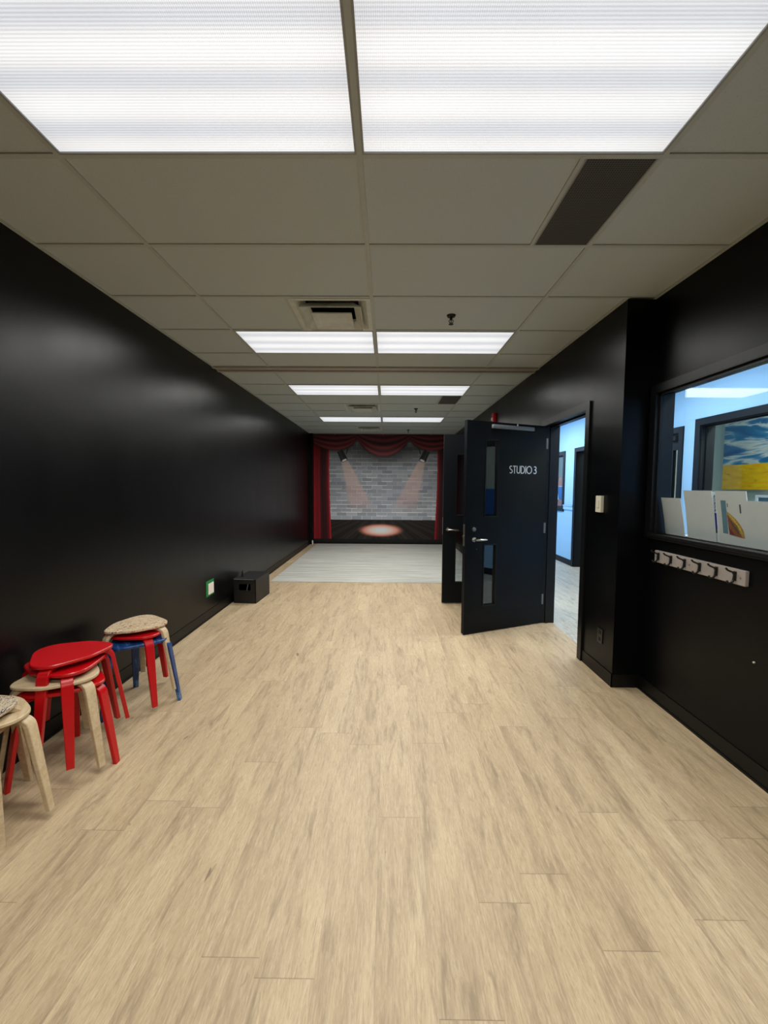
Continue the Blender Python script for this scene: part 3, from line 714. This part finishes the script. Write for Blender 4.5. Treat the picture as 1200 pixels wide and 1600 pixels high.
# things beyond the hallway windows
def board_x(name, mat, x, y0, y1, z0, z1, th=.03):
    o = MB().box(x-th, x, y0, y1, z0, z1).build(name, mat); return o
tag(board_x('canvas_painting', M['paint_a'], 4.63, 4.35-.9, 5.62, 1.475, 2.46, .035), 'large painting of a yellow field under swirling blue clouds, behind the hallway window', 'painting')
tag(board_x('canvas_painting', M['paint_b'], 4.63, 6.26, 7.15, 1.30, 2.40, .035), 'orange and yellow field painting behind the glass strip of the hallway door', 'painting')
wb = empty('whiteboard', (4.64, 4.45, 1.28))
MB().box(-.05, 0, -.60, .60, .03, .10).build('panel', M['teal'], wb)
MB().box(-.065, 0, -.63, .63, .10, .13).box(-.065, 0, -.63, -.60, .03, .10).box(-.065, 0, .60, .63, .03, .10).box(-.065, 0, -.63, .63, 0, .03).build('frame', M['white'], wb)
tag(wb, 'white framed grey tray below the yellow field painting', 'tray')
bl = MB().box(4.60, 4.64, 1.55, 2.55, .95, 1.45).build('display_board', M['bluething']); tag(bl, 'blue display board in the art room, mirrored in the lettered door glass', 'board')
es = empty('music_stand', (4.05, 9.62, 0))
MB().cyl((0,0,.02), (0,0,1.2), .014, .010, 10).tube([(0,0,.25),(.22,.05,.01)], .009, 8).tube([(0,0,.25),(-.14,.18,.01)], .009, 8).tube([(0,0,.25),(-.14,-.18,.01)], .009, 8).build('stand', M['brown'], es)
m = MB().box(-.008, .008, -.20, .20, -.16, .16); o = m.build('sheet', M['paper'], es); o.location = (-.03, 0, 1.36); o.rotation_euler = (0, -.25, .5)
m = MB().box(-.010, -.008, -.20, -.02, -.16, .16); o2 = m.build('cover', M['bluething'], o)
tag(es, 'stand holding a blue and white sheet behind the window next to the open door', 'stand')
bs = empty('tall_shelf', (4.42, 10.6, 0))
MB().box(-.2, .2, -.45, -.42, 0, 1.75).box(-.2, .2, .42, .45, 0, 1.75).box(-.2, .2, -.42, .42, 1.2, 1.23).box(-.2, .2, -.42, .42, .7, .73).box(-.2, .2, -.42, .42, 1.50, 1.53).build('shelf_unit', M['brown'], bs)
tag(bs, 'brown open shelf behind the window next to the open door', 'shelf')

# cards leaning on the hall side of the near window
def card(y0, y1, zt, lab, xt=1.9125, xb=1.958):
    r = empty('leaning_card', (xb, (y0+y1)/2, WZ0+.001)); w_ = (y1-y0)/2; h = math.hypot(zt-WZ0, xb-xt); n = 8
    vs = []; fs = []
    for i in range(n+1):
        t_ = i/n; bow = .003*math.sin(PI*t_); x = (xt-xb)*t_+bow; z = (zt-WZ0)*t_
        vs += [(x, -w_, z), (x, w_, z), (x+.004, w_, z), (x+.004, -w_, z)]
    for i in range(n):
        a = i*4
        for k in range(4): fs.append((a+k, a+(k+1) % 4, a+4+(k+1) % 4, a+4+k))
    fs += [(0,1,2,3), (n*4, n*4+3, n*4+2, n*4+1)]
    MB().add(vs, fs).build('sheet', M['paper'], r); tag(r, lab, 'card', 'cards leaning inside the hallway window')
    return r, (xt-xb), (zt-WZ0), w_
card(2.665, 2.85, 1.418, 'short blank grey card leaning in the window, farthest from the viewer')
card(2.413, 2.640, 1.470, 'tall blank card with a pinhole leaning in the window, left of the printed one')
r3, dx, dz, w_ = card(2.182, 2.386, 1.470, 'tall card with a printed teal and feather picture leaning in the window')
card(1.93, 2.181, 1.418, 'short white card leaning in the window, cut by the edge of the photo')
def patch(par, mat, name, y0, y1, t0, t1, off=.0012):
    vs = []; n = 6
    for i in range(n+1):
        t_ = t0+(t1-t0)*i/n; bow = .003*math.sin(PI*t_); x = dx*t_+bow-off; z = dz*t_
        vs += [(x, y0, z), (x, y1, z), (x+.001, y1, z), (x+.001, y0, z)]
    fs = [(i*4+k, i*4+(k+1) % 4, i*4+4+(k+1) % 4, i*4+4+k) for i in range(n) for k in range(4)] + [(0,1,2,3), (n*4, n*4+3, n*4+2, n*4+1)]
    return MB().add(vs, fs).build(name, mat, par)
patch(r3, M['teal'], 'teal_stripe', .036, .070, .20, .82)
patch(r3, M['ink'], 'ink_mark', -.060, -.052, .60, .76)
patch(r3, M['ink'], 'ink_mark', .024, .028, .70, .77)
# feather picture: nested long leaf shapes, wide at the foot
def print_poly(name, mat, uv, off):
    pts = []
    for u, v in uv: pts.append((dx*v+.003*math.sin(PI*v)-off, w_-u*2*w_, dz*v))
    n = len(pts); bk = [(x+.0004, y, z) for x, y, z in pts]
    return MB().add(pts+bk, [tuple(range(n)), tuple(range(n, 2*n))[::-1]]+[(i, (i+1) % n, n+(i+1) % n, n+i) for i in range(n)]).build(name, mat, r3)
fs_ = [([(.34,.62),(.46,.56),(.60,.49),(.72,.40),(.82,.29),(.86,.15),(.62,.165),(.38,.19),(.35,.40)], srgb(176,132,62)),
       ([(.34,.56),(.50,.44),(.66,.30),(.78,.16),(.38,.19),(.35,.36)], srgb(142,84,52)),
       ([(.36,.60),(.56,.49),(.72,.35),(.83,.20),(.70,.28),(.52,.43)], srgb(204,168,70)),
       ([(.38,.50),(.54,.38),(.68,.26),(.72,.20),(.60,.26),(.46,.38)], srgb(92,78,52)),
       ([(.36,.34),(.46,.26),(.56,.18),(.38,.19)], srgb(120,48,44)),
       ([(.50,.46),(.62,.38),(.76,.24),(.64,.34)], srgb(44,40,36))]
for k, (uv, col) in enumerate(fs_): print_poly('feather_print', plain('feather_ink_%s' % 'abcdef'[k], col, .7, mottle=.25, sc=90), uv, .0014+.0004*k)
# folded leaflet edge with blue lettering between the tall cards
lr = empty('printed_leaflet', (1.968, 2.415, WZ0+.001))
MB().box(-.0015, .0015, -.024, .024, 0, .30).build('sheet', M['white'], lr)
MB().box(-.0025, -.0015, -.009, .009, .08, .175).build('ink_bar', M['ink_blue'], lr)
MB().box(-.0025, -.0015, -.008, .008, .055, .08).build('ink_base', M['ink'], lr)
m = MB()
for k in range(5):
    z = .185+k*.021
    for st in ([(-.5,0),(.5,0)], [(-.5,0),(-.5,1)], [(-.5,1),(.5,1)] if k % 2 else [(0,0),(0,.8)]):
        (p0, p1) = st; m.box(-.0025, -.0015, p0[0]*.009-.001, p1[0]*.009+.001, z+p0[1]*.013, z+p1[1]*.013+.002)
m.build('ink_letters', M['ink_blue'], lr)
lr.rotation_euler = (0, -.12, 0); tag(lr, 'narrow white leaflet edge with blue lettering between the two tall cards', 'leaflet')

# ------------------------------------------------------------------ wall fittings
hr = empty('coat_rack', (XR, 2.445, .975))
MB().rbox(-.022, 0, -.357, .357, 0, .082, .004).build('board', M['rack'], hr)
for k in range(6):
    y = .325-.122*k-.012
    m = MB(); pts = [(-.022, .0), (-.024, 0)]
    up_ = [(-.027, y, .040), (-.031, y, .056), (-.040, y, .066), (-.054, y, .071), (-.068, y, .078), (-.074, y, .087)]
    dn_ = [(-.027, y, .055), (-.029, y, .030), (-.034, y, .015), (-.044, y, .006), (-.056, y, .006), (-.063, y, .014), (-.064, y, .020)]
    m.tube(up_, [.005]*5+[.0055], 8); m.tube(dn_, [.006,.006,.006,.0055,.005,.005,.0055], 8)
    m.rbox(-.028, -.022, y-.009, y+.009, .020, .070, .002)
    m.build('coat_hook', M['hook'], hr)
for y in (-.33, .03, .335): MB().cyl((-.022, y, .041), (-.024, y, .041), .004, .004, 10).build('screw', M['steel_dull'], hr)
tag(hr, 'grey wooden coat rack with six black hooks below the near window', 'coat rack')
sw = empty('light_switch', (XJ, 3.195, 1.292))
MB().rbox(-.026, 0, -.040, .040, 0, .130, .004).build('cover', M['cream'], sw); MB().rbox(-.031, -.026, -.016, .016, .035, .095, .002).build('rocker', M['cream'], sw)
tag(sw, 'cream plastic wall switch on the black wall between doorway and window', 'switch')
ou = empty('wall_outlet', (XJ, 3.13, .27))
MB().rbox(-.007, 0, -.036, .036, 0, .115, .003).build('cover_plate', M['hook'], ou)
for z in (.030, .085): MB().rbox(-.010, -.007, -.015, .015, z-.014, z+.014, .002).build('socket', M['dark'], ou)
tag(ou, 'black electrical outlet low on the wall beside the doorway', 'outlet')
gp = empty('outlet_plate', (XL, 4.447, .255))
MB().box(0, .002, -.098, .098, .0, .175).build('tape_border', M['green'], gp)
MB().rbox(.002, .010, -.055, .078, .018, .140, .003).build('cover_plate', M['plate'], gp)
tag(gp, 'white wall plate framed with green tape, low on the left wall', 'wall plate')
al = empty('fire_alarm', (XJ, 6.44, 2.50))
MB().rbox(-.045, 0, -.055, .055, 0, .14, .006).build('housing', M['alarm_red'], al); MB().rbox(-.06, -.045, -.025, .025, .03, .07, .004).build('strobe', M['plate'], al)
tag(al, 'red fire alarm strobe high on the wall, just above the lettered door', 'alarm')
sc_ = MB().cyl((XR, 2.03, .60), (XR-.006, 2.03, .60), .005, .005, 10).build('wall_screw', M['cream']); tag(sc_, 'tiny pale screw head in the black wall under the coat rack', 'screw')

# black box on the floor
bx = empty('storage_box', (-1.775, 5.262, 0)); bx.rotation_euler = (0,0,-.055)
hw, hd, hh = .144, .245, .295
m = MB(); c0, c1, q0, q1 = -.075, .075, .165, .245
m.box(-hw, hw, hd-.012, hd, 0, hh).box(-hw, -hw+.012, -hd, hd, 0, hh).box(hw-.012, hw, -hd, hd, 0, hh).box(-hw, hw, -hd, hd, 0, .012)
m.box(-hw, c0, -hd, -hd+.012, 0, hh).box(c1, hw, -hd, -hd+.012, 0, hh).box(c0, c1, -hd, -hd+.012, 0, q0).box(c0, c1, -hd, -hd+.012, q1, hh)
m.build('box_body', M['box'], bx)
MB().rbox(-hw-.004, hw+.004, -hd-.004, hd+.004, hh, hh+.012, .003).build('box_lid', M['box'], bx)
m = MB()
m.box(-.135, .12, -hd-.0046, -hd-.002, hh+.007, hh+.0128)
m.build('chipped_paint', M['chip'], bx)
MB().tube([(c1-.035, -hd+.006, q1), (c1-.040, -hd-.002, q1-.04), (c1-.05, -hd+.002, q0)], .003, 6).build('handle_cord', M['chip'], bx)
MB().add([(-.110,-.10,hh+.011), (-.070,-.10,hh+.011), (-.070,-.07,hh+.011), (-.110,-.07,hh+.011), (-.100,-.09,hh+.085), (-.090,-.09,hh+.085), (-.090,-.082,hh+.085), (-.100,-.082,hh+.085), (-.070,-.09,hh+.100), (-.068,-.084,hh+.100)],
         [(0,3,2,1),(0,1,5,4),(1,2,6,5),(2,3,7,6),(3,0,4,7),(4,5,8),(5,6,9,8),(6,7,9),(7,4,8,9)]).build('strap_tab', M['rubber'], bx)
tag(bx, 'black wooden box with a cut-out handle standing on the floor against the left wall', 'box')

# ------------------------------------------------------------------ stools
def hull(pts):
    pts = sorted(set(pts)); 
    def half(ps):
        h = []
        for p in ps:
            while len(h) > 1 and (h[-1][0]-h[-2][0])*(p[1]-h[-2][1])-(h[-1][1]-h[-2][1])*(p[0]-h[-2][0]) <= 0: h.pop()
            h.append(p)
        return h
    a = half(pts); b = half(pts[::-1]); return a[:-1]+b[:-1]
def seat_outline():
    C_ = [(.150, 0, .052), (-.058, .072, .098), (-.058, -.072, .098), (.02, 0, .146)]
    pts = []
    for cx, cy, r in C_: pts += [(round(cx+r*math.cos(2*PI*k/72), 6), round(cy+r*math.sin(2*PI*k/72), 6)) for k in range(72)]
    h = hull(pts)
    # resample and soften
    P_ = [Vector(p) for p in h]; L = [0]
    for i in range(len(P_)): L.append(L[-1]+(P_[(i+1) % len(P_)]-P_[i]).length)
    out = []; n = 96; j = 0
    for k in range(n):
        t_ = L[-1]*k/n
        while L[j+1] < t_: j += 1
        f_ = (t_-L[j])/(L[j+1]-L[j]); out.append(P_[j].lerp(P_[(j+1) % len(P_)], f_))
    for _ in range(6): out = [(out[i-1]+out[i]*2+out[(i+1) % n])/4 for i in range(n)]
    return out
OUT = seat_outline()
ST_H, ST_T, LT = .450, .018, .020
def seat_mesh():
    prof = [(-.004, 0), (0, .004), (0, ST_T-.004), (-.004, ST_T)]  # inset, height
    vs = []; n = len(OUT)
    for ins, z in prof:
        for i in range(n):
            t_ = (OUT[(i+1) % n]-OUT[i-1]).normalized(); nrm = Vector((t_.y, -t_.x)); p = OUT[i]+nrm*ins; vs.append((p.x, p.y, ST_H-ST_T+z))
    fs = [(k*n+i, k*n+(i+1) % n, (k+1)*n+(i+1) % n, (k+1)*n+i) for k in range(3) for i in range(n)]
    fs += [tuple(range(n))[::-1], tuple(range(3*n, 4*n))]
    m = MB(); m.add(vs, fs, True); return m
def leg_mesh(ang, rb=.148):
    """bent plywood strip: flat under the seat, curving down and splaying out"""
    zt = ST_H-ST_T-LT/2; R0 = .048; path = [(.060, zt), (.100, zt), (rb, zt)]
    foot = (.256, 0.0); cx, cz = rb, zt-R0
    # straight run tangent to the bend, splayed
    best = None
    for k in range(1, 200):
        a = 90-k*.5; px, pz = cx+R0*math.cos(math.radians(a)), cz+R0*math.sin(math.radians(a)); tx, tz = math.sin(math.radians(a)), -math.cos(math.radians(a))
        dx_, dz_ = foot[0]-px, foot[1]-pz; cr = abs(dx_*tz-dz_*tx)
        if best is None or cr < best[0]: best = (cr, a)
    ae = best[1]
    for i in range(1, 9):
        a = 90+(ae-90)*i/8; path.append((cx+R0*math.cos(math.radians(a)), cz+R0*math.sin(math.radians(a))))
    p0 = path[-1]
    for i in range(1, 5): path.append((p0[0]+(foot[0]-p0[0])*i/4, p0[1]+(foot[1]-p0[1])*i/4))
    n = len(path); L = [0]
    for i in range(1, n): L.append(L[-1]+math.hypot(path[i][0]-path[i-1][0], path[i][1]-path[i-1][1]))
    ca, sa = math.cos(ang), math.sin(ang); vs = []; c_ = .0025
    for i, (r, z) in enumerate(path):
        a = path[max(i-1, 0)]; b = path[min(i+1, n-1)]; l = math.hypot(b[0]-a[0], b[1]-a[1]); tx, tz = (b[0]-a[0])/l, (b[1]-a[1])/l
        nx, nz = -tz, tx     # outward normal
        if i == n-1: nx, nz = 1/ max(.2, abs(tz)), 0
        t_ = L[i]/L[-1]; wd = (.052 if t_ < .35 else .052-(t_-.35)/.65*.019)/2; h = LT/2
        for (u_, w_) in ((-wd+c_, -h), (wd-c_, -h), (wd, -h+c_), (wd, h-c_), (wd-c_, h), (-wd+c_, h), (-wd, h-c_), (-wd, -h+c_)):
            rr = r+nx*w_; zz = z+nz*w_; vs.append((rr*ca-u_*sa, rr*sa+u_*ca, max(zz, 0)))
    fs = [(i*8+k, i*8+(k+1) % 8, (i+1)*8+(k+1) % 8, (i+1)*8+k) for i in range(n-1) for k in range(8)]
    fs += [tuple(range(8))[::-1], tuple((n-1)*8+k for k in range(8))]
    return MB().add(vs, fs, True)
def make_stool(seat_m, leg_m):
    r = empty('stool'); seat_mesh().build('seat', M[seat_m], r)
    for k in range(3):
        o = leg_mesh(0).build('leg', M[leg_m], r); o.rotation_euler = (0, 0, k*2*PI/3)
    return r
protos = {}
def stool(kind, x, y, z, deg, label, group):
    if kind not in protos: r = protos[kind] = make_stool(*{'red': ('red','red'), 'wood': ('wood','wood'), 'blue': ('blue','blue'), 'splat': ('splat','wood'), 'splat2': ('splat2','wood')}[kind])
    else: r = copy_tree(protos[kind])
    r.location = (x, y, z); r.rotation_euler = (0, 0, math.radians(deg)); tag(r, label, 'stool', group); return r
PT_ = .0445
GF, GM, GN = 'far stack of three stools', 'middle stack of four stools', 'near stack of stools at the photo edge'
stool('blue', -1.683, 2.676, 0, 127.7, 'blue painted stool standing on the floor at the bottom of the far stack', GF)
stool('red', -1.700, 2.700, PT_, 200.6, 'red three-legged stool between the blue and the speckled one in the far stack', GF)
stool('splat', -1.705, 2.706, 2*PT_, 236, 'birch stool with paint-speckled seat on top of the far stack', GF)
stool('red', -1.695, 2.068, 0, 0, 'red stool standing on the floor at the bottom of the middle stack', GM)
stool('wood', -1.703, 2.052, PT_, 224, 'plain birch stool sandwiched between red ones in the middle stack', GM)
stool('red', -1.706, 2.098, 2*PT_, 188, 'red stool second from the top of the middle stack', GM)
stool('red', -1.712, 2.118, 3*PT_, 36, 'red stool with egg-shaped seat on top of the middle stack', GM)
stool('wood', -1.788, 1.675, 0, 90, 'birch stool standing on the floor at the bottom of the near stack', GN)
stool('wood', -1.740, 1.664, PT_, 128, 'plain birch stool in the middle of the near stack, under the ink-splattered one', GN)
stool('splat2', -1.738, 1.568, 2*PT_, 290, 'birch stool with ink-splattered seat on top of the near stack', GN)

# ------------------------------------------------------------------ hallway and room lamps
HE = 46
hf = None
for k, y in enumerate([.9, 4.3, 7.7, 10.8]):
    if hf is None:
        hf = empty('hallway_light', (2.45, y, H))
        MB().box(-.30, .30, -.60, .60, -.012, -.001).build('frame', M['tee'], hf); MB().box(-.28, .28, -.58, .58, -.016, -.012).build('lens', M['lens'], hf); r = hf
    else: r = copy_tree(hf); r.location = (2.45, y, H)
    tag(r, 'white ceiling light panel in the hallway beyond the partition', 'ceiling light', 'hallway ceiling lights')
    area((2.45, y, H-.03), .56, 1.16, HE, (.93,.97,1.0))
for y in (3.6, 8.8):
    area((4.15, y, H-.03), .5, 1.0, 60, (1,.97,.9))
area((4.15, 7.0, H-.03), .5, .8, 20, (1,.97,.9))

# ------------------------------------------------------------------ world and view
wd = bpy.data.worlds.new('world'); SC.world = wd; wd.use_nodes = True
wd.node_tree.nodes['Background'].inputs[0].default_value = (.02,.02,.022,1); wd.node_tree.nodes['Background'].inputs[1].default_value = .3
vs_ = SC.view_settings; vs_.view_transform = 'Standard'; vs_.look = 'None'; vs_.gamma = 1; vs_.exposure = 0; vs_.use_curve_mapping = False
SC.display_settings.display_device = 'sRGB'
SC.cycles.max_bounces = 10; SC.cycles.diffuse_bounces = 6; SC.cycles.transparent_max_bounces = 12; SC.cycles.sample_clamp_indirect = 6
